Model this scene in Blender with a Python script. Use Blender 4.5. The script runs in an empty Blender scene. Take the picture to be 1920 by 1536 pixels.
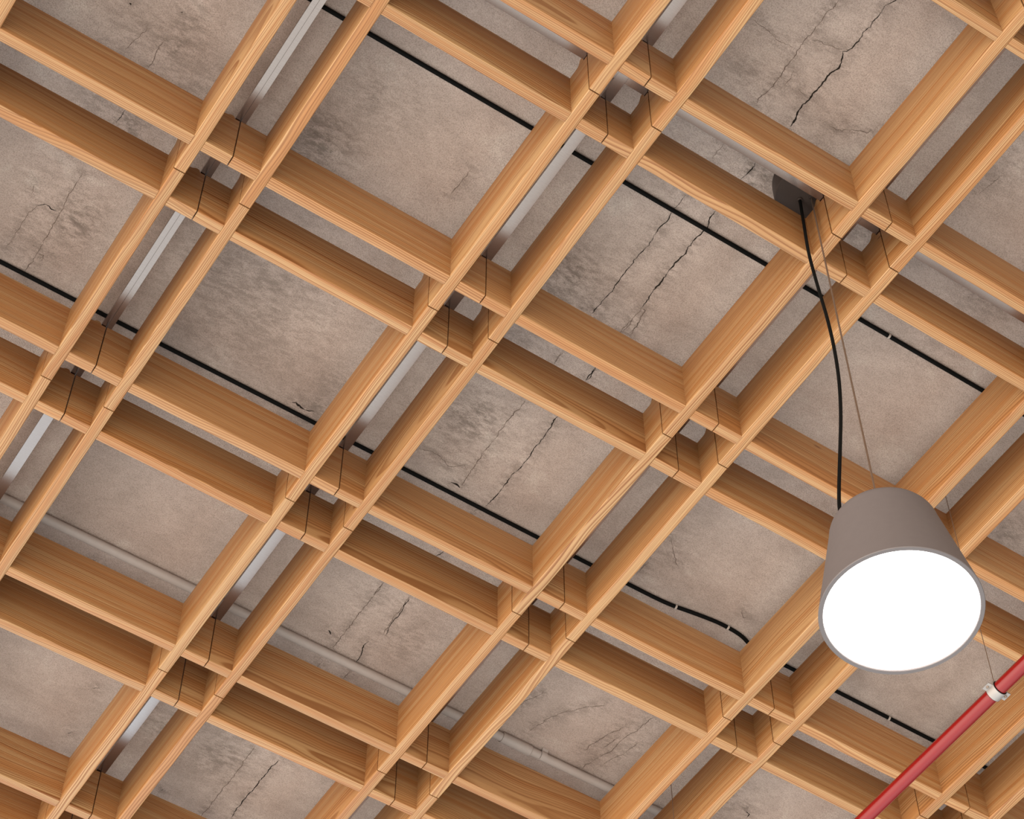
import bpy, bmesh, math, random
import numpy as np
from mathutils import Vector, Matrix

# ------------------------------------------------------------------ scale and frame
S = 0.6          # metres per lattice module
Z0 = 5.6         # height of the underside of the timber lattice above the floor

def W(x, y, z):
    return Vector((x * S, y * S, Z0 + z * S))

scene = bpy.context.scene
scene.view_settings.view_transform = 'Standard'
scene.view_settings.look = 'None'
scene.view_settings.exposure = 0.0
scene.view_settings.gamma = 1.0
scene.view_settings.use_curve_mapping = False
scene.cycles.max_bounces = 10
scene.cycles.diffuse_bounces = 6
scene.cycles.glossy_bounces = 4
scene.cycles.sample_clamp_indirect = 6.0
col = scene.collection

# ------------------------------------------------------------------ camera
cam = bpy.data.cameras.new('camera')
cam.sensor_fit = 'HORIZONTAL'
cam.sensor_width = 36.0
cam.lens = 4227.17 / 1920.0 * 36.0
cam.clip_start = 0.05
cam.clip_end = 200
camo = bpy.data.objects.new('camera', cam)
col.objects.link(camo)
RX = Vector((8.38232965e-01, -5.45311896e-01, 6.58106750e-04))
RY = Vector((4.47439486e-01, 6.87096316e-01, -5.72447865e-01))
RZ = Vector((3.11710448e-01, 4.80139134e-01, 8.19940857e-01))
m = Matrix((RX, -RY, -RZ)).transposed().to_4x4()
m.translation = W(-1.18621723, -2.6816972, -6.64475517)
camo.matrix_world = m
scene.camera = camo

# ------------------------------------------------------------------ world: a bright hall below the lattice
world = bpy.data.worlds.new('world')
scene.world = world
world.use_nodes = True
wn = world.node_tree
wn.nodes.clear()

class NT:
    """small helper to write node maths"""
    def __init__(self, nt):
        self.nt = nt
    def node(self, typ, **kw):
        n = self.nt.nodes.new(typ)
        for k, v in kw.items():
            setattr(n, k, v)
        return n
    def put(self, sock, v):
        if isinstance(v, (int, float)):
            sock.default_value = v
        elif isinstance(v, (tuple, list)):
            sock.default_value = v
        else:
            self.nt.links.new(v, sock)
    def math(self, op, a, b=None, c=None, clamp=False):
        n = self.node('ShaderNodeMath', operation=op)
        n.use_clamp = clamp
        self.put(n.inputs[0], a)
        if b is not None: self.put(n.inputs[1], b)
        if c is not None: self.put(n.inputs[2], c)
        return n.outputs[0]
    def vec(self, x, y, z):
        n = self.node('ShaderNodeCombineXYZ')
        self.put(n.inputs[0], x); self.put(n.inputs[1], y); self.put(n.inputs[2], z)
        return n.outputs[0]
    def sep(self, v):
        n = self.node('ShaderNodeSeparateXYZ')
        self.put(n.inputs[0], v)
        return n.outputs
    def noise(self, v, scale, detail=2.0, rough=0.5, dist=0.0, dim='3D'):
        n = self.node('ShaderNodeTexNoise')
        n.noise_dimensions = dim
        self.put(n.inputs['Vector'], v)
        n.inputs['Scale'].default_value = scale
        n.inputs['Detail'].default_value = detail
        n.inputs['Roughness'].default_value = rough
        n.inputs['Distortion'].default_value = dist
        return n.outputs[0]
    def smooth(self, v, a, b, lo=0.0, hi=1.0):
        n = self.node('ShaderNodeMapRange', interpolation_type='SMOOTHSTEP')
        self.put(n.inputs[0], v)
        n.inputs[1].default_value = a; n.inputs[2].default_value = b
        n.inputs[3].default_value = lo; n.inputs[4].default_value = hi
        return n.outputs[0]
    def mix(self, f, a, b, mode='MIX'):
        n = self.node('ShaderNodeMix', data_type='RGBA', blend_type=mode)
        self.put(n.inputs[0], f); self.put(n.inputs[6], a); self.put(n.inputs[7], b)
        return n.outputs[2]

def lin(r, g, b):
    def f(c):
        c /= 255.0
        return c / 12.92 if c <= 0.04045 else ((c + 0.055) / 1.055) ** 2.4
    return (f(r), f(g), f(b), 1.0)

w_ = NT(wn)
tc = w_.node('ShaderNodeTexCoord')
nrm = w_.node('ShaderNodeVectorMath', operation='NORMALIZE')
wn.links.new(tc.outputs['Generated'], nrm.inputs[0])
def lobe(d, p):
    d = Vector(d).normalized()
    n = w_.node('ShaderNodeVectorMath', operation='DOT_PRODUCT')
    wn.links.new(nrm.outputs[0], n.inputs[0])
    n.inputs[1].default_value = d
    return w_.math('POWER', w_.math('MAXIMUM', n.outputs['Value'], 0.0), p)
acc = None
LOBES = [  # direction, tightness, colour * strength: floor bounce, windows on two sides
    ((0, 0, -1), 1.4, (0.86, 0.94, 0.93), 2.10),
    ((-1, -0.15, -0.30), 3.0, (0.97, 0.90, 0.79), 5.4),
    ((-0.1, -1.0, -0.35), 4.0, (1.0, 0.84, 0.66), 0.80),
    ((0.15, 0.85, -0.5), 20.0, (0.52, 0.76, 1.0), 3.6),
]
for d, p, c, s in LOBES:
    L = lobe(d, p)
    n = w_.node('ShaderNodeVectorMath', operation='SCALE')
    n.inputs[0].default_value = (c[0] * s, c[1] * s, c[2] * s)
    wn.links.new(L, n.inputs['Scale'])
    if acc is None:
        acc = n.outputs[0]
    else:
        a = w_.node('ShaderNodeVectorMath', operation='ADD')
        wn.links.new(acc, a.inputs[0]); wn.links.new(n.outputs[0], a.inputs[1])
        acc = a.outputs[0]
bg = w_.node('ShaderNodeBackground')
wn.links.new(acc, bg.inputs['Color'])
bg.inputs['Strength'].default_value = 1.0
wo = w_.node('ShaderNodeOutputWorld')
wn.links.new(bg.outputs[0], wo.inputs['Surface'])

# ------------------------------------------------------------------ materials
def new_mat(name):
    mt = bpy.data.materials.new(name)
    mt.use_nodes = True
    nt = mt.node_tree
    bs = nt.nodes['Principled BSDF']
    return mt, NT(nt), bs

def wood_material():
    mt, n, bs = new_mat('larch_wood')
    oi = n.node('ShaderNodeObjectInfo')
    r1 = oi.outputs['Random']
    r2 = n.math('FRACT', n.math('MULTIPLY', r1, 17.31))
    r3 = n.math('FRACT', n.math('MULTIPLY', r1, 71.77))
    r4 = n.math('FRACT', n.math('MULTIPLY', r1, 133.1))
    t = n.node('ShaderNodeTexCoord')
    x, y, z = n.sep(t.outputs['Object'])
    off = n.math('MULTIPLY', r1, 90.0)
    xl = n.math('ADD', n.math('MULTIPLY', x, 2.2), off)
    wob1 = n.math('SUBTRACT', n.noise(n.vec(xl, n.math('MULTIPLY', y, 6.0), n.math('MULTIPLY', z, 6.0)), 1.0, 2.0, 0.4), 0.5)
    wob2 = n.math('SUBTRACT', n.noise(n.vec(xl, n.math('ADD', n.math('MULTIPLY', y, 6.0), 31.0), n.math('MULTIPLY', z, 6.0)), 1.0, 2.0, 0.4), 0.5)
    # pith axis of the log runs slightly askew to the board, so rings break out as long arches
    cy = n.math('MULTIPLY', n.math('ADD', 0.05, n.math('MULTIPLY', r2, 0.09)), n.math('SIGN', n.math('SUBTRACT', r4, 0.5)))
    cz = n.math('SUBTRACT', n.math('MULTIPLY', r3, 0.17), 0.13)
    sl = n.math('MULTIPLY', n.math('SUBTRACT', r1, 0.5), 0.05)
    yy = n.math('ADD', n.math('SUBTRACT', y, cy), n.math('ADD', n.math('MULTIPLY', wob1, 0.024), n.math('MULTIPLY', x, sl)))
    zz = n.math('ADD', n.math('SUBTRACT', z, cz), n.math('ADD', n.math('MULTIPLY', wob2, 0.036), n.math('MULTIPLY', x, sl)))
    rad = n.math('SQRT', n.math('ADD', n.math('MULTIPLY', yy, yy), n.math('MULTIPLY', zz, zz)))
    band = n.noise(n.vec(n.math('MULTIPLY', rad, 70.0), off, 0.0), 1.0, 2.0, 0.6)
    ph = n.math('ADD', n.math('MULTIPLY', rad, 1.0 / 0.0038), n.math('MULTIPLY', band, 3.0))
    saw = n.math('FRACT', ph)
    late = n.math('MULTIPLY', n.smooth(saw, 0.25, 0.86), n.smooth(saw, 0.90, 1.0, 1.0, 0.0))
    amp = n.smooth(n.noise(n.vec(n.math('MULTIPLY', rad, 120.0), off, 3.0), 1.0, 1.0, 0.5), 0.25, 0.75, 0.35, 1.0)
    fib = n.noise(n.vec(n.math('MULTIPLY', x, 9.0), n.math('MULTIPLY', y, 420.0), n.math('MULTIPLY', z, 420.0)), 1.0, 3.0, 0.6)
    f = n.math('MULTIPLY', late, amp)
    c1 = n.mix(n.smooth(band, 0.3, 0.7), lin(173, 133, 90), lin(162, 108, 61))
    c2 = n.mix(f, c1, lin(124, 74, 34))
    c3 = n.mix(n.smooth(fib, 0.35, 0.7, 0.0, 0.30), c2, lin(112, 62, 30))
    # slow change of tone from board to board
    g = n.math('ADD', 0.93, n.math('MULTIPLY', r4, 0.10))
    c4 = n.mix(1.0, c3, n.vec(g, g, g), 'MULTIPLY')
    # sparse pin knots
    v = n.node('ShaderNodeTexVoronoi')
    n.put(v.inputs['Vector'], n.vec(n.math('ADD', n.math('MULTIPLY', x, 2.2), off), n.math('MULTIPLY', y, 7.0), n.math('MULTIPLY', z, 7.0)))
    v.inputs['Scale'].default_value = 1.0
    kn = n.smooth(v.outputs['Distance'], 0.012, 0.035, 0.8, 0.0)
    c5 = n.mix(kn, c4, lin(96, 50, 24))
    n.put(bs.inputs['Base Color'], c5)
    n.put(bs.inputs['Roughness'], n.math('ADD', 0.42, n.math('MULTIPLY', f, 0.12)))
    bs.inputs['Specular IOR Level'].default_value = 0.4
    b = n.node('ShaderNodeBump')
    b.inputs['Strength'].default_value = 0.25
    b.inputs['Distance'].default_value = 0.0006
    n.put(b.inputs['Height'], n.math('ADD', fib, f))
    n.put(bs.inputs['Normal'], b.outputs[0])
    return mt

def concrete_material():
    mt, n, bs = new_mat('cast_concrete')
    g = n.node('ShaderNodeNewGeometry')
    p = g.outputs['Position']
    big = n.noise(p, 1.6, 3.0, 0.5)
    mid = n.noise(p, 9.0, 8.0, 0.62, 0.4)
    # brushed blotches slightly stretched along the slab joints
    mp = n.node('ShaderNodeMapping')
    mp.inputs['Rotation'].default_value = (0, 0, math.radians(52))
    mp.inputs['Scale'].default_value = (1.0, 2.4, 1.0)
    n.put(mp.inputs['Vector'], p)
    blot = n.noise(mp.outputs[0], 34.0, 7.0, 0.72, 0.3)
    fine = n.noise(p, 380.0, 3.0, 0.65)
    at = n.node('ShaderNodeAttribute', attribute_name='stain')
    st = at.outputs['Fac']
    base = n.mix(n.smooth(big, 0.3, 0.7), lin(187, 167, 156), lin(175, 154, 143))
    base = n.mix(n.smooth(mid, 0.42, 0.75, 0.0, 0.55), base, lin(152, 134, 124))
    base = n.mix(n.smooth(mid, 0.25, 0.45, 0.35, 0.0), base, lin(211, 196, 184))
    dirt = n.math('MULTIPLY', n.smooth(blot, 0.36, 0.64), n.math('ADD', 0.10, n.math('MULTIPLY', st, 0.62)))
    base = n.mix(dirt, base, lin(74, 62, 54))
    speck = n.math('MULTIPLY', n.smooth(n.noise(mp.outputs[0], 90.0, 3.0, 0.7), 0.62, 0.74), n.math('ADD', 0.1, st))
    base = n.mix(n.math('MULTIPLY', speck, 0.6), base, lin(54, 45, 39))
    base = n.mix(n.smooth(fine, 0.42, 0.66, 0.0, 0.42), base, lin(98, 82, 73))
    n.put(bs.inputs['Base Color'], base)
    bs.inputs['Roughness'].default_value = 0.85
    bs.inputs['Specular IOR Level'].default_value = 0.25
    b1 = n.node('ShaderNodeBump')
    b1.inputs['Strength'].default_value = 0.9
    b1.inputs['Distance'].default_value = 0.0022
    n.put(b1.inputs['Height'], n.noise(p, 330.0, 4.0, 0.6))
    b2 = n.node('ShaderNodeBump')
    b2.inputs['Strength'].default_value = 0.3
    b2.inputs['Distance'].default_value = 0.004
    n.put(b2.inputs['Height'], blot)
    n.put(b2.inputs['Normal'], b1.outputs[0])
    n.put(bs.inputs['Normal'], b2.outputs[0])
    return mt

def simple(name, rgb, rough=0.5, metal=0.0, noise=0.0, spec=0.5, coat=0.0):
    mt, n, bs = new_mat(name)
    c = lin(*rgb)
    t = n.node('ShaderNodeTexCoord')
    nz = n.noise(t.outputs['Object'], 60.0, 3.0)
    k = tuple(v * (1 - noise) for v in c[:3]) + (1.0,)
    n.put(bs.inputs['Base Color'], n.mix(n.smooth(nz, 0.3, 0.7), c, k))
    n.put(bs.inputs['Roughness'], n.math('ADD', rough, n.math('MULTIPLY', nz, 0.04)))
    bs.inputs['Metallic'].default_value = metal
    bs.inputs['Specular IOR Level'].default_value = spec
    bs.inputs['Coat Weight'].default_value = coat
    bs.inputs['Coat Roughness'].default_value = 0.12
    return mt

def brushed():
    mt, n, bs = new_mat('brushed_aluminium')
    t = n.node('ShaderNodeTexCoord')
    x, y, z = n.sep(t.outputs['Object'])
    s = n.noise(n.vec(n.math('MULTIPLY', x, 700.0), n.math('MULTIPLY', y, 30.0), n.math('MULTIPLY', z, 30.0)), 1.0, 3.0, 0.7)
    n.put(bs.inputs['Base Color'], n.mix(n.smooth(s, 0.3, 0.7), lin(153, 138, 131), lin(148, 133, 127)))
    bs.inputs['Metallic'].default_value = 1.0
    n.put(bs.inputs['Roughness'], n.math('ADD', 0.16, n.math('MULTIPLY', s, 0.10)))
    b = n.node('ShaderNodeBump')
    b.inputs['Strength'].default_value = 0.04
    b.inputs['Distance'].default_value = 0.0003
    n.put(b.inputs['Height'], s)
    n.put(bs.inputs['Normal'], b.outputs[0])
    return mt

def glow(name, rgb, strength):
    mt, n, bs = new_mat(name)
    t = n.node('ShaderNodeTexCoord')
    nz = n.noise(t.outputs['Object'], 3.0, 1.0)
    n.put(bs.inputs['Base Color'], (0.9, 0.9, 0.9, 1))
    n.put(bs.inputs['Emission Color'], lin(*rgb))
    n.put(bs.inputs['Emission Strength'], n.math('ADD', strength, n.math('MULTIPLY', nz, 0.1)))
    return mt

M_WOOD = wood_material()
M_CONC = concrete_material()
M_CRACK = simple('crack_shadow_dirt', (44, 36, 31), 0.95, noise=0.4, spec=0.1)
M_FINE = simple('hairline_dirt', (112, 94, 84), 0.95, noise=0.3, spec=0.1)
M_RAIL = brushed()
M_LAMP = simple('taupe_powder_coat', (100, 91, 90), 0.55, noise=0.03, spec=0.4)
M_GLOW = glow('opal_diffuser', (255, 250, 244), 7.0)
M_BLACK = simple('black_rubber', (9, 8, 7), 0.75, noise=0.15, spec=0.12)
M_ROSE = simple('dark_brown_canopy', (62, 51, 46), 0.5, noise=0.05, spec=0.4)
M_WIRE = simple('steel_wire', (150, 128, 112), 0.35, metal=0.8, noise=0.1)
M_RED = simple('red_gloss_paint', (122, 8, 8), 0.24, noise=0.04, spec=0.45, coat=0.2)
M_CLAMP = simple('zinc_clamp', (159, 149, 144), 0.42, metal=0.35, noise=0.08)
M_PVC = simple('beige_grey_pvc', (163, 149, 142), 0.5, noise=0.04, spec=0.4)
M_CLIP = simple('grey_plastic_clip', (170, 155, 145), 0.5, noise=0.05)

# ------------------------------------------------------------------ helpers
def link(name, me, mat=None, parent=None, loc=None, rotz=0.0):
    o = bpy.data.objects.new(name, me)
    col.objects.link(o)
    if mat is not None and me is not None and not me.materials:
        me.materials.append(mat)
    if loc is not None:
        o.location = loc
    o.rotation_euler = (0, 0, rotz)
    if parent is not None:
        o.parent = parent
    return o

def tag(o, label=None, cat=None, group=None, kind=None):
    if label: o['label'] = label
    if cat: o['category'] = cat
    if group: o['group'] = group
    if kind: o['kind'] = kind

def mesh_from(name, bm, smooth=False):
    bmesh.ops.recalc_face_normals(bm, faces=bm.faces)
    me = bpy.data.meshes.new(name)
    bm.to_mesh(me)
    bm.free()
    if smooth:
        for p in me.polygons:
            p.use_smooth = True
        try:
            me.set_sharp_from_angle(angle=math.radians(35))
        except Exception:
            pass
    return me

def box(bm, x0, x1, y0, y1, z0, z1):
    v = [bm.verts.new((x, y, z)) for z in (z0, z1) for y in (y0, y1) for x in (x0, x1)]
    for f in ((0, 1, 3, 2), (4, 5, 7, 6), (0, 1, 5, 4), (2, 3, 7, 6), (0, 2, 6, 4), (1, 3, 7, 5)):
        bm.faces.new([v[i] for i in f])
    return v

def tube(bm, pts, r, seg=16, cap=True):
    """tube of radius r (number or list) along pts"""
    pts = [Vector(p) for p in pts]
    rings = []
    up = None
    for i, p in enumerate(pts):
        a = pts[max(0, i - 1)]; b = pts[min(len(pts) - 1, i + 1)]
        t = (b - a).normalized()
        if up is None:
            up = Vector((0, 0, 1)) if abs(t.z) < 0.9 else Vector((1, 0, 0))
        u = (up - t * up.dot(t)).normalized()
        w = t.cross(u)
        up = u
        rr = r[i] if isinstance(r, (list, tuple)) else r
        rings.append([bm.verts.new(p + (u * math.cos(2 * math.pi * k / seg) + w * math.sin(2 * math.pi * k / seg)) * rr) for k in range(seg)])
    for A, B in zip(rings, rings[1:]):
        for k in range(seg):
            bm.faces.new((A[k], A[(k + 1) % seg], B[(k + 1) % seg], B[k]))
    if cap:
        bm.faces.new(rings[0]); bm.faces.new(rings[-1])

def lathe(bm, prof, seg=64, c=(0, 0)):
    """revolve (r, z) profile about the vertical axis; r = 0 closes with a fan"""
    rings = []
    for r, z in prof:
        if r < 1e-7:
            rings.append([bm.verts.new((c[0], c[1], z))])
        else:
            rings.append([bm.verts.new((c[0] + r * math.cos(2 * math.pi * k / seg), c[1] + r * math.sin(2 * math.pi * k / seg), z)) for k in range(seg)])
    for A, B in zip(rings, rings[1:]):
        for k in range(seg):
            k2 = (k + 1) % seg
            if len(A) == 1 and len(B) == 1:
                continue
            if len(A) == 1:
                bm.faces.new((A[0], B[k2], B[k]))
            elif len(B) == 1:
                bm.faces.new((A[k], A[k2], B[0]))
            else:
                bm.faces.new((A[k], A[k2], B[k2], B[k]))

# ------------------------------------------------------------------ concrete ceiling with cracks and dirt
HC = 0.40        # slab underside above the lattice underside, in modules
CRACKS = [
    (0.0019, [(1.497,-0.576),(1.49,-0.516),(1.496,-0.432),(1.491,-0.39),(1.495,-0.342),(1.497,-0.304),(1.503,-0.245),(1.502,-0.176),(1.497,-0.109)]),
    (0.003, [(1.66,-0.709),(1.656,-0.674),(1.64,-0.647),(1.644,-0.594),(1.639,-0.525),(1.644,-0.478),(1.636,-0.439),(1.625,-0.432)]),
    (0.0049, [(1.625,-0.432),(1.648,-0.396),(1.647,-0.362),(1.641,-0.335),(1.642,-0.284),(1.641,-0.221),(1.636,-0.171),(1.649,-0.103)]),
    (0.0015, [(1.51,-0.407),(1.563,-0.422),(1.622,-0.436)]),
    (0.0013, [(1.638,-0.224),(1.602,-0.229),(1.586,-0.236)]),
    (0.0015, [(1.495,0.079),(1.496,0.103),(1.497,0.149)]),
    (0.0038, [(1.632,0.079),(1.634,0.12),(1.631,0.164)]),
    (0.0023, [(1.502,0.319),(1.504,0.357),(1.501,0.407),(1.508,0.44),(1.502,0.494),(1.51,0.544),(1.507,0.596),(1.506,0.667),(1.506,0.762),(1.504,0.841),(1.503,0.92)]),
    (0.0038, [(1.63,0.317),(1.63,0.348),(1.641,0.372),(1.642,0.396),(1.636,0.456),(1.635,0.494),(1.637,0.544),(1.634,0.602),(1.638,0.664),(1.638,0.735),(1.642,0.797)]),
    (0.0021, [(1.642,0.797),(1.641,0.844),(1.646,0.899),(1.643,0.928)]),
    (0.0017, [(1.642,0.797),(1.66,0.798),(1.674,0.868),(1.672,0.929)]),
    (0.003, [(1.649,1.111),(1.656,1.147),(1.653,1.176)]),
    (0.0015, [(1.506,1.117),(1.51,1.181)]),
    (0.0019, [(1.896,-0.247),(1.888,-0.229),(1.829,-0.205),(1.793,-0.18),(1.766,-0.18)]),
    (0.0013, [(2.395,-0.357),(2.387,-0.298),(2.38,-0.251)]),
    (0.0009, [(1.3,-0.36),(1.368,-0.354),(1.429,-0.344),(1.476,-0.352)]),
    (0.0009, [(1.528,-0.284),(1.537,-0.244),(1.537,-0.216)]),
    (0.0015, [(1.64,0.863),(1.64,0.936)]),
    (0.0015, [(1.667,0.853),(1.672,0.909)]),
    (0.0017, [(1.508,1.115),(1.511,1.187)]),
    (0.0036, [(1.651,1.11),(1.651,1.143),(1.651,1.177)]),
    (0.0021, [(1.512,1.378),(1.507,1.492),(1.511,1.623),(1.516,1.755),(1.524,1.858)]),
    (0.0026, [(1.657,1.373),(1.662,1.432),(1.662,1.467),(1.668,1.52),(1.665,1.558),(1.67,1.619),(1.664,1.68),(1.662,1.732),(1.663,1.768),(1.663,1.841),(1.656,1.894)]),
    (0.0015, [(1.653,1.898),(1.625,1.954)]),
    (0.0066, [(1.48,1.862),(1.501,1.859),(1.524,1.868)]),
    (0.0009, [(1.29,1.795),(1.336,1.779),(1.384,1.783),(1.431,1.803),(1.481,1.763),(1.502,1.779)]),
    (0.0034, [(1.638,2.17),(1.626,2.208)]),
    (0.0017, [(1.521,2.438),(1.521,2.516)]),
    (0.0021, [(1.651,2.439),(1.653,2.5),(1.65,2.573),(1.664,2.675)]),
    (0.0015, [(2.358,1.618),(2.41,1.675),(2.467,1.721)]),
    (0.0015, [(2.356,1.771),(2.352,1.835)]),
    (0.0019, [(2.866,1.789),(2.845,1.795),(2.817,1.766)]),
    (0.0021, [(1.523,2.438),(1.523,2.547),(1.523,2.665),(1.526,2.75),(1.525,2.848)]),
    (0.0017, [(1.524,2.929),(1.523,2.979)]),
    (0.0025, [(1.652,2.447),(1.66,2.537),(1.66,2.616),(1.671,2.673)]),
    (0.0025, [(1.632,2.738),(1.628,2.781),(1.645,2.819),(1.648,2.865)]),
    (0.0017, [(1.651,2.92),(1.651,2.97)]),
    (0.0066, [(1.464,2.775),(1.481,2.791)]),
    (0.0019, [(1.529,3.506),(1.536,3.649),(1.536,3.826),(1.534,3.98),(1.532,4.045)]),
    (0.0028, [(1.653,3.52),(1.649,3.611),(1.649,3.699),(1.643,3.774),(1.645,3.845),(1.65,3.932)]),
    (0.0047, [(0.8,3.589),(0.825,3.571)]),
    (0.0038, [(0.827,3.875),(0.838,3.861)]),
    (0.0038, [(1.317,3.954),(1.323,3.943)]),
    (0.0038, [(0.487,2.971),(0.498,2.97)]),
    (0.0019, [(-0.415,0.79),(-0.421,0.833),(-0.44,0.907)]),
    (0.0019, [(-0.343,0.799),(-0.345,0.868),(-0.34,0.932)]),
    (0.0023, [(-0.334,1.112),(-0.337,1.172)]),
    (0.0021, [(-0.346,1.415),(-0.347,1.512),(-0.34,1.606),(-0.337,1.691),(-0.333,1.801),(-0.334,1.903)]),
    (0.0015, [(-0.467,1.548),(-0.458,1.597)]),
    (0.0023, [(-0.42,1.624),(-0.401,1.603),(-0.353,1.608)]),
    (0.0011, [(-0.42,1.624),(-0.435,1.705),(-0.434,1.779),(-0.437,1.856)]),
    (0.0019, [(-0.341,1.806),(-0.309,1.798),(-0.305,1.827)]),
    (0.0015, [(0.802,0.656),(0.802,0.722),(0.794,0.776)]),
    (0.0075, [(-0.509,0.743),(-0.501,0.747)]),
    (0.0057, [(-0.347,0.678),(-0.341,0.68)]),
    (0.0015, [(2.458,2.799),(2.472,2.744),(2.494,2.676),(2.525,2.62),(2.575,2.564),(2.611,2.528),(2.646,2.5)]),
    (0.0021, [(2.719,2.762),(2.716,2.732),(2.742,2.66),(2.758,2.604),(2.779,2.554)]),
    (0.0019, [(2.777,2.701),(2.786,2.663),(2.797,2.62)]),
    (0.0019, [(2.766,2.857),(2.783,2.781),(2.814,2.705),(2.818,2.601),(2.84,2.523),(2.852,2.443)]),
    (0.0019, [(2.822,2.797),(2.846,2.731),(2.877,2.636),(2.883,2.595)]),
    (0.0015, [(2.333,2.736),(2.351,2.661),(2.386,2.594),(2.383,2.569)]),
    (0.0049, [(3.497,2.675),(3.531,2.682),(3.534,2.71)]),
    (0.0075, [(0.773,1.871),(0.8,1.871),(0.832,1.875)]),
    (0.0047, [(0.832,1.875),(0.865,1.865)]),
]
STAINS = [
    (-0.305,0.798,0.085,0.80),
    (-0.307,0.688,0.075,0.70),
    (-0.448,0.831,0.113,0.40),
    (-0.304,1.151,0.064,0.90),
    (-0.434,1.137,0.075,0.50),
    (-0.282,1.604,0.094,0.90),
    (-0.337,1.794,0.075,0.60),
    (-0.411,1.474,0.113,0.30),
    (0.303,0.837,0.104,0.90),
    (0.243,0.921,0.094,0.70),
    (0.364,0.593,0.085,0.50),
    (0.479,0.567,0.113,0.30),
    (1.393,1.564,0.113,0.90),
    (1.387,1.697,0.075,0.50),
    (1.339,0.825,0.113,0.90),
    (1.494,0.894,0.066,0.80),
    (1.389,-0.182,0.053,0.60),
    (0.430,1.540,0.264,0.55),
    (0.210,1.465,0.113,0.60),
    (0.849,1.853,0.075,0.70),
    (0.887,1.697,0.094,0.40),
    (2.361,1.688,0.113,0.40),
    (1.464,0.254,0.094,0.50),
    (1.763,-0.194,0.075,0.40),
    (1.670,0.119,0.075,1.00),
    (1.527,2.526,0.075,0.50),
    (1.754,2.649,0.113,0.50),
    (1.449,3.633,0.113,0.70),
    (1.609,3.455,0.094,0.50),
    (1.133,3.619,0.075,0.60),
    (0.789,4.138,0.113,0.30),
    (2.814,2.487,0.075,0.40),
    (2.124,0.085,0.094,0.50),
    (4.027,2.028,0.151,0.60),
    (3.392,2.669,0.113,0.50),
    (3.498,2.657,0.026,1.00),
    (2.685,0.072,0.113,0.50),
    (2.359,-0.406,0.113,0.40),
    (-0.199,0.910,0.132,0.50),
    (0.522,1.704,0.189,0.40),
    (1.917,0.194,0.094,0.40),
    (1.348,1.167,0.094,0.50),
    (2.655,0.344,0.094,0.30),
    (3.465,0.872,0.057,0.80),
    (0.608,1.536,0.132,0.40),
]

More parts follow.
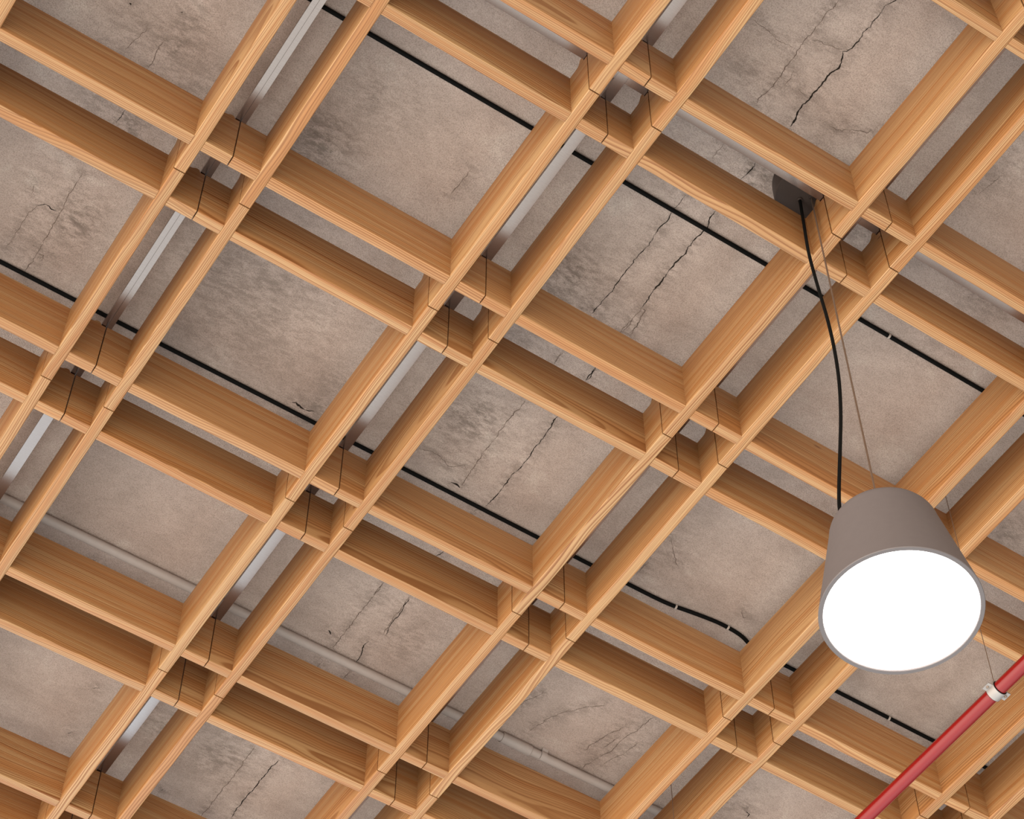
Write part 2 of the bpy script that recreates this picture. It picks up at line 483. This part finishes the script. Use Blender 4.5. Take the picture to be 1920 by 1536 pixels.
def build_ceiling():
    xs = np.concatenate([np.linspace(-7, -1.4, 8)[:-1], np.arange(-1.4, 5.2, 0.014), np.linspace(5.2, 11, 8)])
    ys = np.concatenate([np.linspace(-7, -1.9, 8)[:-1], np.arange(-1.9, 5.0, 0.014), np.linspace(5.0, 11, 8)])
    nx, ny = len(xs), len(ys)
    X, Y = np.meshgrid(xs, ys)
    verts = np.stack([X.ravel() * S, Y.ravel() * S, np.full(nx * ny, Z0 + HC * S)], 1)
    st = np.zeros(nx * ny)
    xr, yr = X.ravel(), Y.ravel()
    for x, y, r, s in STAINS:
        d2 = ((xr - x) ** 2 + (yr - y) ** 2) / (r * 1.25) ** 2
        st = np.maximum(st, s * np.exp(-d2))
    for w, pts in CRACKS:                     # dirt gathers along each crack
        for (ax, ay), (bx, by) in zip(pts, pts[1:]):
            sel = (xr > min(ax, bx) - .12) & (xr < max(ax, bx) + .12) & (yr > min(ay, by) - .12) & (yr < max(ay, by) + .12)
            px, py = xr[sel], yr[sel]
            dx, dy = bx - ax, by - ay
            t = np.clip(((px - ax) * dx + (py - ay) * dy) / (dx * dx + dy * dy + 1e-12), 0, 1)
            d = np.hypot(px - ax - t * dx, py - ay - t * dy)
            st[sel] = np.maximum(st[sel], 0.55 * np.exp(-(d / 0.035) ** 2))
    idx = np.arange(nx * ny).reshape(ny, nx)
    quads = np.stack([idx[:-1, :-1], idx[1:, :-1], idx[1:, 1:], idx[:-1, 1:]], -1).reshape(-1, 4)
    V = [tuple(v) for v in verts]
    F = [tuple(int(i) for i in q) for q in quads]
    nslab = len(F)
    # slab edges and top
    top = Z0 + HC * S + 0.25
    c = [idx[0, 0], idx[0, -1], idx[-1, -1], idx[-1, 0]]
    b = len(V)
    for i in c:
        V.append((V[i][0], V[i][1], top))
    F.append((b, b + 1, b + 2, b + 3))
    edges = [list(idx[0, :]), list(idx[:, -1]), list(idx[-1, ::-1]), list(idx[::-1, 0])]
    for k in range(4):
        F.append(tuple(int(i) for i in edges[k]) + (b + (k + 1) % 4, b + k))
    nplain = len(F)
    # cracks: ragged dark slits in the surface
    rnd = random.Random(5)
    zc = Z0 + HC * S - 0.0004
    fmat = []
    for w, pts in CRACKS:
        fine = [pts[0]]
        for a, q in zip(pts, pts[1:]):
            L = math.hypot(q[0] - a[0], q[1] - a[1])
            k = max(2, int(L / 0.006))
            nxn, nyn = -(q[1] - a[1]) / (L + 1e-9), (q[0] - a[0]) / (L + 1e-9)
            o = 0.0
            for i in range(1, k + 1):
                t = i / k
                o = 0.72 * o + rnd.gauss(0, 0.0015)
                e = math.sin(math.pi * min(1, t))
                fine.append((a[0] + (q[0] - a[0]) * t + nxn * o * (0.4 + e), a[1] + (q[1] - a[1]) * t + nyn * o * (0.4 + e)))
        n = len(fine)
        b = len(V)
        ww = 1.0
        for i, (x, y) in enumerate(fine):
            p0 = fine[max(0, i - 1)]; p1 = fine[min(n - 1, i + 1)]
            L = math.hypot(p1[0] - p0[0], p1[1] - p0[1]) + 1e-9
            nx_, ny_ = -(p1[1] - p0[1]) / L, (p1[0] - p0[0]) / L
            ww = 0.55 * ww + 0.45 * rnd.uniform(0.0, 2.0)
            taper = min(1.0, 0.25 + 0.25 * min(i, n - 1 - i))
            h = (0.0004 + w * 0.42) * ww * taper
            V.append(((x + nx_ * h) * S, (y + ny_ * h) * S, zc))
            V.append(((x - nx_ * h) * S, (y - ny_ * h) * S, zc))
        for i in range(n - 1):
            F.append((b + 2 * i, b + 2 * i + 1, b + 2 * i + 3, b + 2 * i + 2))
            fmat.append(2 if w < 0.0022 else 1)
    me = bpy.data.meshes.new('ceiling')
    me.from_pydata(V, [], F)
    me.materials.append(M_CONC)
    me.materials.append(M_CRACK)
    me.materials.append(M_FINE)
    mi = np.zeros(len(F), dtype=np.int32)
    mi[nplain:] = fmat
    me.polygons.foreach_set('material_index', mi)
    at = me.attributes.new('stain', 'FLOAT', 'POINT')
    full = np.zeros(len(V), dtype=np.float32)
    full[:len(st)] = st
    at.data.foreach_set('value', full)
    me.update()
    o = link('ceiling', me)
    tag(o, 'rough cast concrete ceiling slab with hairline cracks and stains', kind='structure')
    return o

build_ceiling()

# ------------------------------------------------------------------ timber lattice modules
GAP = 0.2066     # clear width of the narrow strips
BW = 0.0427      # board thickness
BH = 0.2502      # board depth
SEAM = 0.0045    # open butt joint between neighbouring modules
HALF = 0.5 - SEAM / 2
CB = 0.5 - GAP / 2 - BW / 2      # board centre line from module centre

def ear_profile(x0, x1, ear):
    """side outline (x, z) of a board piece from x0 to x1, optional raised ear at its x1 end"""
    pts = [(x0, 0.0), (x1, 0.0)]
    if ear:
        e = ear
        pts += [(x1, BH - 0.004), (x1 - 0.019, BH - 0.004), (x1 - 0.022, BH + e * 0.55), (x1 - 0.026, BH + e * 0.92),
                (x1 - 0.032, BH + e), (x1 - 0.037, BH + e * 0.93), (x1 - 0.041, BH + e * 0.72), (x1 - 0.047, BH + e * 0.28), (x1 - 0.054, BH + e * 0.05), (x1 - 0.060, BH)]
    else:
        pts += [(x1, BH)]
    pts += [(x0, BH)]
    return pts

def board_piece(bm, x0, x1, ear, yc=0.0, flip=False):
    pr = ear_profile(x0, x1, ear)
    h = BW / 2
    A = [bm.verts.new((px * S, (yc - h) * S, pz * S)) for px, pz in pr]
    B = [bm.verts.new((px * S, (yc + h) * S, pz * S)) for px, pz in pr]
    bm.faces.new(A[::-1]); bm.faces.new(B)
    n = len(pr)
    for i in range(n):
        bm.faces.new((A[i], A[(i + 1) % n], B[(i + 1) % n], B[i]))
    lo = []
    for e in bm.edges:
        a, b = e.verts
        if a in A[:2] and b in A[:2] or a in B[:2] and b in B[:2]:
            lo.append(e)
    return lo

def board_mesh(name, pieces):
    bm = bmesh.new()
    lo = []
    for x0, x1, ear in pieces:
        lo += board_piece(bm, x0, x1, ear)
    bmesh.ops.bevel(bm, geom=lo, offset=0.0022, segments=3, profile=0.5, affect='EDGES')
    return mesh_from(name, bm, True)

# boards are modelled along local +x.  Long boards run across the picture from lower left to upper right.
LONG = board_mesh('long_board', [(-HALF, HALF, 0.034)])
i0, i1 = CB - BW / 2, CB + BW / 2
CROSS = board_mesh('cross_board', [(-i0, i0, 0), (-HALF, -i1, 0), (i1, HALF, 0.012)])

NAMES = {}
OFF = ('timber lattice module just beyond the edge of the picture', 'lattice modules outside the picture')
MODULES = {
    (-1, 0): 'square timber lattice module at the top left corner, around concrete with faint broken cracks',
    (-1, 1): 'timber lattice module cut by the left edge, around the arched crack and dark blotches',
    (-1, 2): 'timber lattice module with only a corner showing at the left edge',
    (0, -1): 'timber lattice module cut by the top edge, just left of the picture middle top',
    (0, 0): 'timber lattice module in the upper left around clean concrete crossed by the straight black cable',
    (0, 1): 'timber lattice module left of the centre around heavily mottled concrete with a dark smear',
    (0, 2): 'timber lattice module at lower left around plain pale concrete crossed by the grey conduit',
    (0, 3): 'timber lattice module at lower left around plain concrete with one small black hole',
    (0, 4): 'timber lattice module showing only its tip at the bottom left corner',
    (1, -1): 'timber lattice module at the top edge around the widest black forked crack',
    (1, 0): 'timber lattice module left of the hanging black cord, with two long cracks below the cable',
    (1, 1): 'timber lattice module in the picture centre around one straight and one jagged crack',
    (1, 2): 'timber lattice module below the centre around cracked concrete crossed by the grey conduit',
    (1, 3): 'timber lattice module cut by the bottom edge around two parallel slanting cracks',
    (1, 4): 'timber lattice module barely touching the bottom edge, below the one with parallel cracks',
    (2, -1): 'timber lattice module cut by the right edge, in the upper right corner area',
    (2, 0): 'timber lattice module directly above and behind the pendant lamp, crossed by its black cord',
    (2, 1): 'timber lattice module left of the pendant lamp around the wavy stretch of black cable',
    (2, 2): 'timber lattice module near the bottom around scratched concrete and the conduit coupling',
    (2, 3): 'timber lattice module cut by the bottom edge, below the conduit coupling cell',
    (3, 0): 'timber lattice module at the right edge, just right of the pendant lamp',
    (3, 1): 'timber lattice module below the pendant lamp, crossed by the red pipe and its clamp',
    (3, 2): 'timber lattice module at the bottom edge around the small black hook shaped mark',
    (4, 1): 'timber lattice module at the bottom right corner, behind the red pipe',
    (4, 2): 'timber lattice module showing only a sliver at the bottom edge, far right',
}
MODULES = {k: (v, 'timber lattice modules of the ceiling') for k, v in MODULES.items()}
for key in ((-2, 0), (-2, 1), (-1, -1), (-2, -1), (0, -2), (-1, 3), (0, 5), (-1, 4), (1, -2), (2, -2), (3, -1), (4, 0), (2, 4), (3, 3), (4, 3), (5, 1), (-2, 2), (-2, 3), (3, -2), (5, 2), (5, 0), (1, 5), (3, 4), (-1, -2)):
    MODULES[key] = OFF

def lattice_module(i, j):
    root = bpy.data.objects.new('lattice_module', None)
    root.empty_display_size = 0.1
    col.objects.link(root)
    root.location = W(i + 0.5, j + 0.5, 0)
    lab, grp = MODULES[(i, j)]
    tag(root, lab, 'ceiling panel', grp)
    for s in (-1, 1):
        # long boards along the y direction, eared end towards smaller y
        link('long_board', LONG, M_WOOD, root, (s * CB * S, 0, 0), -math.pi / 2)
        link('cross_board', CROSS, M_WOOD, root, (0, s * CB * S, 0), 0.0)

for key in MODULES:
    lattice_module(*key)

# ------------------------------------------------------------------ aluminium rails lying on the lattice
RZ0, RZ1, RH = BH + 0.0005, BH + 0.0145, 0.0200
def rail_long(x, label):
    bm = bmesh.new()
    y0, y1 = -2.5, 5.5
    if x == 0:      # this one has a fine slot along its underside
        for a, b in ((-RH, -0.0008), (0.0008, RH)):
            box(bm, a * S, b * S, y0 * S, 1.95 * S, 0, 0.003)
        box(bm, -RH * S, RH * S, y0 * S, 1.95 * S, 0.003, (RZ1 - RZ0) * S)
        box(bm, -RH * S, RH * S, 1.95 * S, y1 * S, 0, (RZ1 - RZ0) * S)
    else:
        box(bm, -RH * S, RH * S, y0 * S, y1 * S, 0, (RZ1 - RZ0) * S)
    bmesh.ops.rotate(bm, verts=bm.verts, cent=(0, 0, 0), matrix=Matrix.Rotation(-math.pi / 2, 3, 'Z'))
    o = link('metal_rail', mesh_from('metal_rail', bm), M_RAIL, None, W(x, 0, RZ0), math.pi / 2)
    tag(o, label, 'rail', 'aluminium rails above the timber lattice')

rail_long(-1, 'brushed aluminium rail in the narrow timber strip at the far left')
rail_long(0, 'brushed aluminium rail with a fine centre slot, in the strip left of the picture middle')
rail_long(1, 'plain brushed aluminium rail in the second strip from the left, running to the top edge')
rail_long(2, 'aluminium rail hidden behind the board edge, in the strip just left of the pendant lamp')
rail_long(3, 'aluminium rail hidden behind the board edge, in the strip with the thin pipe hangers')
rail_long(4, 'aluminium rail beyond the right edge of the picture')

def rail_cross(y, label):
    bm = bmesh.new()
    for k in range(-2, 5):
        box(bm, (k + RH + 0.0006) * S, (k + 1 - RH - 0.0006) * S, -RH * S, RH * S, 0, (RZ1 - RZ0) * S)
    o = link('cross_rail', mesh_from('cross_rail', bm), M_RAIL, None, W(0, y, RZ0))
    tag(o, label, 'rail', 'aluminium cross rails above the timber lattice')
rail_cross(-1, 'aluminium cross rail over the board at the top right corner')
rail_cross(0, 'aluminium cross rail along the upper strip, passing in front of the dark lamp canopy')
rail_cross(1, 'aluminium cross rail hidden over the diagonal strip through the picture centre')
rail_cross(2, 'aluminium cross rail hidden over the strip below the wavy black cable')
rail_cross(3, 'aluminium cross rail hidden over the lowest strip, below the grey conduit')

# ------------------------------------------------------------------ pendant lamp
LX, LY = 1.838, 0.043
lamp = bpy.data.objects.new('pendant_lamp', None)
lamp.empty_display_size = 0.1
col.objects.link(lamp)
lamp.location = W(LX, LY, HC)
tag(lamp, 'large taupe pendant lamp with a glowing round opal face, hanging on wire and black cord', 'lamp')
def rel(x, y, z):
    return W(x, y, z) - W(LX, LY, HC)
z1, R1, z2, R2, FR = -1.967, 0.2252, -1.584, 0.1572, 0.044
def lz(z): return (z - HC) * S
prof = [(0, lz(z1 + 0.03)), (0.2118 * S, lz(z1 + 0.03)), (0.2118 * S, lz(z1 + 0.0015)), (0.2132 * S, lz(z1)), (0.2236 * S, lz(z1)), (R1 * S, lz(z1 + 0.0022))]
prof2 = []
for k in range(9):
    a = math.pi / 2 * k / 8
    prof2.append(((R2 - FR + FR * math.cos(a)) * S, lz(z2 - FR + FR * math.sin(a))))
bm = bmesh.new()
lathe(bm, prof + prof2 + [(0, lz(z2))], 128)
link('lamp_shade', mesh_from('lamp_shade', bm, True), M_LAMP, lamp)
bm = bmesh.new()
lathe(bm, [(0, lz(z1 + 0.006)), (0.2116 * S, lz(z1 + 0.006)), (0.2116 * S, lz(z1 + 0.028)), (0, lz(z1 + 0.028))], 128)
link('diffuser', mesh_from('diffuser', bm), M_GLOW, lamp)['label'] = 'glowing white opal diffuser'
bm = bmesh.new()
rz = 0.297
lathe(bm, [(0, lz(rz)), (0.1255 * S, lz(rz)), (0.128 * S, lz(rz + 0.003)), (0.128 * S, lz(HC) - 0.001), (0, lz(HC) - 0.001)], 96)
canopy = link('canopy', mesh_from('canopy', bm, True), M_ROSE, lamp)
canopy['label'] = 'dark brown round ceiling canopy'
for gx, gy, r in ((LX, LY, 0.0085), (1.811, 0.073, 0.011)):
    bm = bmesh.new()
    c = rel(gx, gy, 0)
    lathe(bm, [(r * 0.55 * S, lz(rz - 0.010)), (r * 0.8 * S, lz(rz - 0.011)), (r * S, lz(rz - 0.008)), (r * S, lz(rz)), (r * 0.55 * S, lz(rz)), (r * 0.55 * S, lz(rz - 0.010))], 24, (c.x, c.y))
    link('cable_gland', mesh_from('cable_gland', bm, True), M_ROSE, canopy)
bm = bmesh.new()
tube(bm, [rel(LX, LY, rz), rel(LX, LY, z2)], 0.0031 * S, 12)
link('suspension_wire', mesh_from('suspension_wire', bm, True), M_WIRE, lamp)['label'] = 'thin straight steel suspension wire'

def catmull(P, k=8):
    out = []
    P = [Vector(p) for p in P]
    for i in range(len(P) - 1):
        a = P[max(0, i - 1)]; b = P[i]; c = P[i + 1]; d = P[min(len(P) - 1, i + 2)]
        for t in np.linspace(0, 1, k, endpoint=False):
            out.append(0.5 * ((2 * b) + (c - a) * t + (2 * a - 5 * b + 4 * c - d) * t * t + (3 * b - a - 3 * c + d) * t ** 3))
    out.append(P[-1])
    return out
CORD = [(1.811, 0.073, 0.297), (1.8085, 0.076, 0.12), (1.806, 0.0785, -0.06), (1.809, 0.0755, -0.22), (1.8125, 0.0715, -0.347), (1.8165, 0.0675, -0.48),
        (1.818, 0.066, -0.62), (1.8165, 0.068, -0.76), (1.8115, 0.073, -0.887), (1.8025, 0.083, -1.025), (1.791, 0.096, -1.157),
        (1.779, 0.109, -1.285), (1.770, 0.119, -1.385), (1.765, 0.125, -1.46), (1.764, 0.126, -1.53), (1.764, 0.126, -1.59)]
bm = bmesh.new()
tube(bm, catmull([rel(*p) for p in CORD]), 0.0057 * S, 16)
link('power_cord', mesh_from('power_cord', bm, True), M_BLACK, lamp)['label'] = 'black power cord hanging in a loose curve'

# ------------------------------------------------------------------ red sprinkler pipe on two hangers
PX, PZ, PR = 3.0, -0.924, 0.0247
pipe = bpy.data.objects.new('sprinkler_pipe', None)
pipe.empty_display_size = 0.1
col.objects.link(pipe)
pipe.location = W(PX, 0.749, PZ)
tag(pipe, 'glossy red sprinkler pipe hung below the timber lattice at the lower right corner', 'pipe')
bm = bmesh.new()
tube(bm, [(0, -3.2 * S, 0), (0, 3.6 * S, 0)], PR * S, 48)
link('red_tube', mesh_from('red_tube', bm, True), M_RED, pipe)
def clamp(yo):
    hw = 0.018
    # rubber lining
    bm = bmesh.new()
    n = 40
    def ringband(bm, r0, r1, y0, y1):
        vs = []
        for k in range(n):
            a = 2 * math.pi * k / n
            c, s = math.cos(a), math.sin(a)
            vs.append([bm.verts.new((r * c * S, y * S + yo * S, r * s * S)) for r, y in ((r0, y0), (r1, y0), (r1, y1), (r0, y1))])
        for k in range(n):
            A, B = vs[k], vs[(k + 1) % n]
            for q in range(4):
                bm.faces.new((A[q], A[(q + 1) % 4], B[(q + 1) % 4], B[q]))
    ringband(bm, PR * 1.001, PR + 0.0030, -hw - 0.0022, hw + 0.0022)
    lining = mesh_from('rubber_lining', bm, True)
    bm = bmesh.new()
    ringband(bm, PR + 0.0030, PR + 0.0052, -hw, hw)
    for sx in (-1, 1):   # flat lugs either side, upper and lower half shells bolted together
        for z0_, z1_ in ((-0.0026, -0.0003), (0.0003, 0.0026)):
            x0, x1 = PR + 0.0036, PR + 0.024
            a, b = (x0, x1) if sx > 0 else (-x1, -x0)
            box(bm, a * S, b * S, (yo - hw * 0.9) * S, (yo + hw * 0.9) * S, z0_ * S, z1_ * S)
    o = link('pipe_clamp', mesh_from('pipe_clamp', bm, True), M_CLAMP, pipe)
    o['label'] = 'light grey metal clamp around the red pipe'
    link('rubber_lining', lining, M_BLACK, o)
    for sx in (-1, 1):
        bm = bmesh.new()
        xx = sx * (PR + 0.015) * S
        lathe(bm, [(0, -0.0062 * S), (0.0042 * S, -0.0062 * S), (0.0052 * S, -0.0052 * S), (0.0052 * S, -0.0026 * S), (0, -0.0026 * S)], 16, (xx, yo * S))
        link('screw', mesh_from('screw', bm, True), M_WIRE, o)
    bm = bmesh.new()
    tube(bm, [(0, yo * S, (PR + 0.005) * S), (0, yo * S, (PR + 0.020) * S)], 0.0058 * S, 6)
    link('threaded_nut', mesh_from('threaded_nut', bm), M_WIRE, o)
    bm = bmesh.new()
    tube(bm, [(0, yo * S, (PR + 0.018) * S), (0, yo * S, (RZ0 - PZ) * S - 0.0002)], 0.0014 * S, 8)
    link('hanger_wire', mesh_from('hanger_wire', bm, True), M_WIRE, pipe)
clamp(0.0)
clamp(2.545 - 0.749)

# ------------------------------------------------------------------ surface run cables and conduit on the slab
def cable(pts, r, name, label, mat, clips, cat):
    z = HC - r
    root = link(name, None, None, None, W(pts[0][0], pts[0][1], z))
    tag(root, label, cat)
    bm = bmesh.new()
    o = W(pts[0][0], pts[0][1], z)
    P = [W(x, y, z) - o for x, y in pts]
    if len(P) > 3:
        P = catmull(P, 6)
    tube(bm, P, r * S, 20)
    link('sheath' if mat is M_BLACK else 'tube', mesh_from(name, bm, True), mat, root)
    for (cx, cy, ang) in clips:
        bm = bmesh.new()
        n = 16
        w = 0.0042
        vs = []
        rr = r + 0.0018
        for k in range(n + 1):
            a = math.pi + math.pi * k / n
            for y in (-w, w):
                vs.append((rr * math.cos(a), rr * math.sin(a), y))
        # half loop under the cable with two small feet on the slab
        V = [bm.verts.new((q[2] * S, q[0] * S, q[1] * S)) for q in vs]
        V2 = [bm.verts.new((q[2] * S, q[0] * 1.16 * S, q[1] * 1.16 * S)) for q in vs]
        for k in range(n):
            for A in (V, V2):
                bm.faces.new((A[2 * k], A[2 * k + 1], A[2 * k + 3], A[2 * k + 2]))
            bm.faces.new((V[2 * k], V[2 * k + 2], V2[2 * k + 2], V2[2 * k]))
            bm.faces.new((V[2 * k + 1], V[2 * k + 3], V2[2 * k + 3], V2[2 * k + 1]))
        for sgn in (-1, 1):
            a0, a1 = sorted((sgn * rr * S, sgn * (rr + 0.006) * S))
            box(bm, -w * S, w * S, a0, a1, (r - 0.003) * S, (r - 0.0002) * S)
        bmesh.ops.rotate(bm, verts=bm.verts, cent=(0, 0, 0), matrix=Matrix.Rotation(ang, 3, 'Z'))
        link('cable_clip', mesh_from('cable_clip', bm), M_CLIP, root, W(cx, cy, z) - o)['label'] = 'small pale clip across the cable'
    return root

cable([(-2, 0.394), (5.5, 0.394)], 0.0082, 'black_cable',
      'straight black cable fixed along the concrete ceiling, the upper one of two', M_BLACK, [(2.481, 0.394, 0.0)], 'cable')
cable([(-2, 1.904), (-0.4, 1.905), (0.9, 1.903), (1.9, 1.902), (2.30, 1.902), (2.47, 1.901), (2.56, 1.896), (2.64, 1.884), (2.715, 1.874), (2.78, 1.868), (2.85, 1.869), (2.90, 1.876), (2.96, 1.894), (3.06, 1.904), (3.4, 1.902), (4.2, 1.900), (5.5, 1.9)],
      0.0082, 'black_cable', 'black cable along the concrete ceiling with a wavy stretch left of the pendant lamp', M_BLACK,
      [(2.576, 1.895, -0.05), (2.817, 1.868, 0.05), (3.68, 1.902, 0.0)], 'cable')

CR = 0.0202
cond = link('conduit_pipe', None, None, None, W(0, 2.872, HC - CR))
tag(cond, 'beige grey plastic conduit pipe running along the concrete near the picture bottom', 'pipe')
bm = bmesh.new()
tube(bm, [(-2 * S, 0, 0), (5.5 * S, 0, 0)], CR * S * 0.96, 32)
link('tube', mesh_from('conduit_tube', bm, True), M_PVC, cond)
bm = bmesh.new()
a, b = 2.368, 2.512
tube(bm, [(a * S, 0, 0), (a * S, 0, 0), ((a + .001) * S, 0, 0), (b * S, 0, 0), ((b + .004) * S, 0, 0)],
     [CR * .98 * S, CR * 1.13 * S, CR * 1.16 * S, CR * 1.16 * S, CR * .98 * S], 32)
link('coupling_sleeve', mesh_from('coupling_sleeve', bm, True), M_PVC, cond)['label'] = 'thicker coupling sleeve of the conduit'
# strap bracket: a flat band under the tube with a stand-off foot on the far side
bm = bmesh.new()
c0, c1 = 2.560, 2.588
arc = []
for k in range(13):
    t = -math.pi / 2 - math.pi * 0.5 * (k / 12) if False else math.pi * (1.5 - 0.62 * k / 12)
    arc.append((CR * 1.22 * math.cos(t), CR * 1.22 * math.sin(t)))
arc = arc + [(-CR * 1.45, CR * 0.98)]
th = 0.0035
for (y0, zz0), (y1, zz1) in zip(arc, arc[1:]):
    dy, dz = y1 - y0, zz1 - zz0
    L = math.hypot(dy, dz)
    ny, nz = dz / L * th, -dy / L * th
    v = [bm.verts.new((x * S, y * S, z * S)) for x in (c0, c1) for y, z in ((y0, zz0), (y1, zz1), (y1 + ny, zz1 + nz), (y0 + ny, zz0 + nz))]
    for f in ((0, 1, 2, 3), (4, 5, 6, 7), (0, 1, 5, 4), (1, 2, 6, 5), (2, 3, 7, 6), (3, 0, 4, 7)):
        bm.faces.new([v[i] for i in f])
link('strap_bracket', mesh_from('strap_bracket', bm), M_PVC, cond)
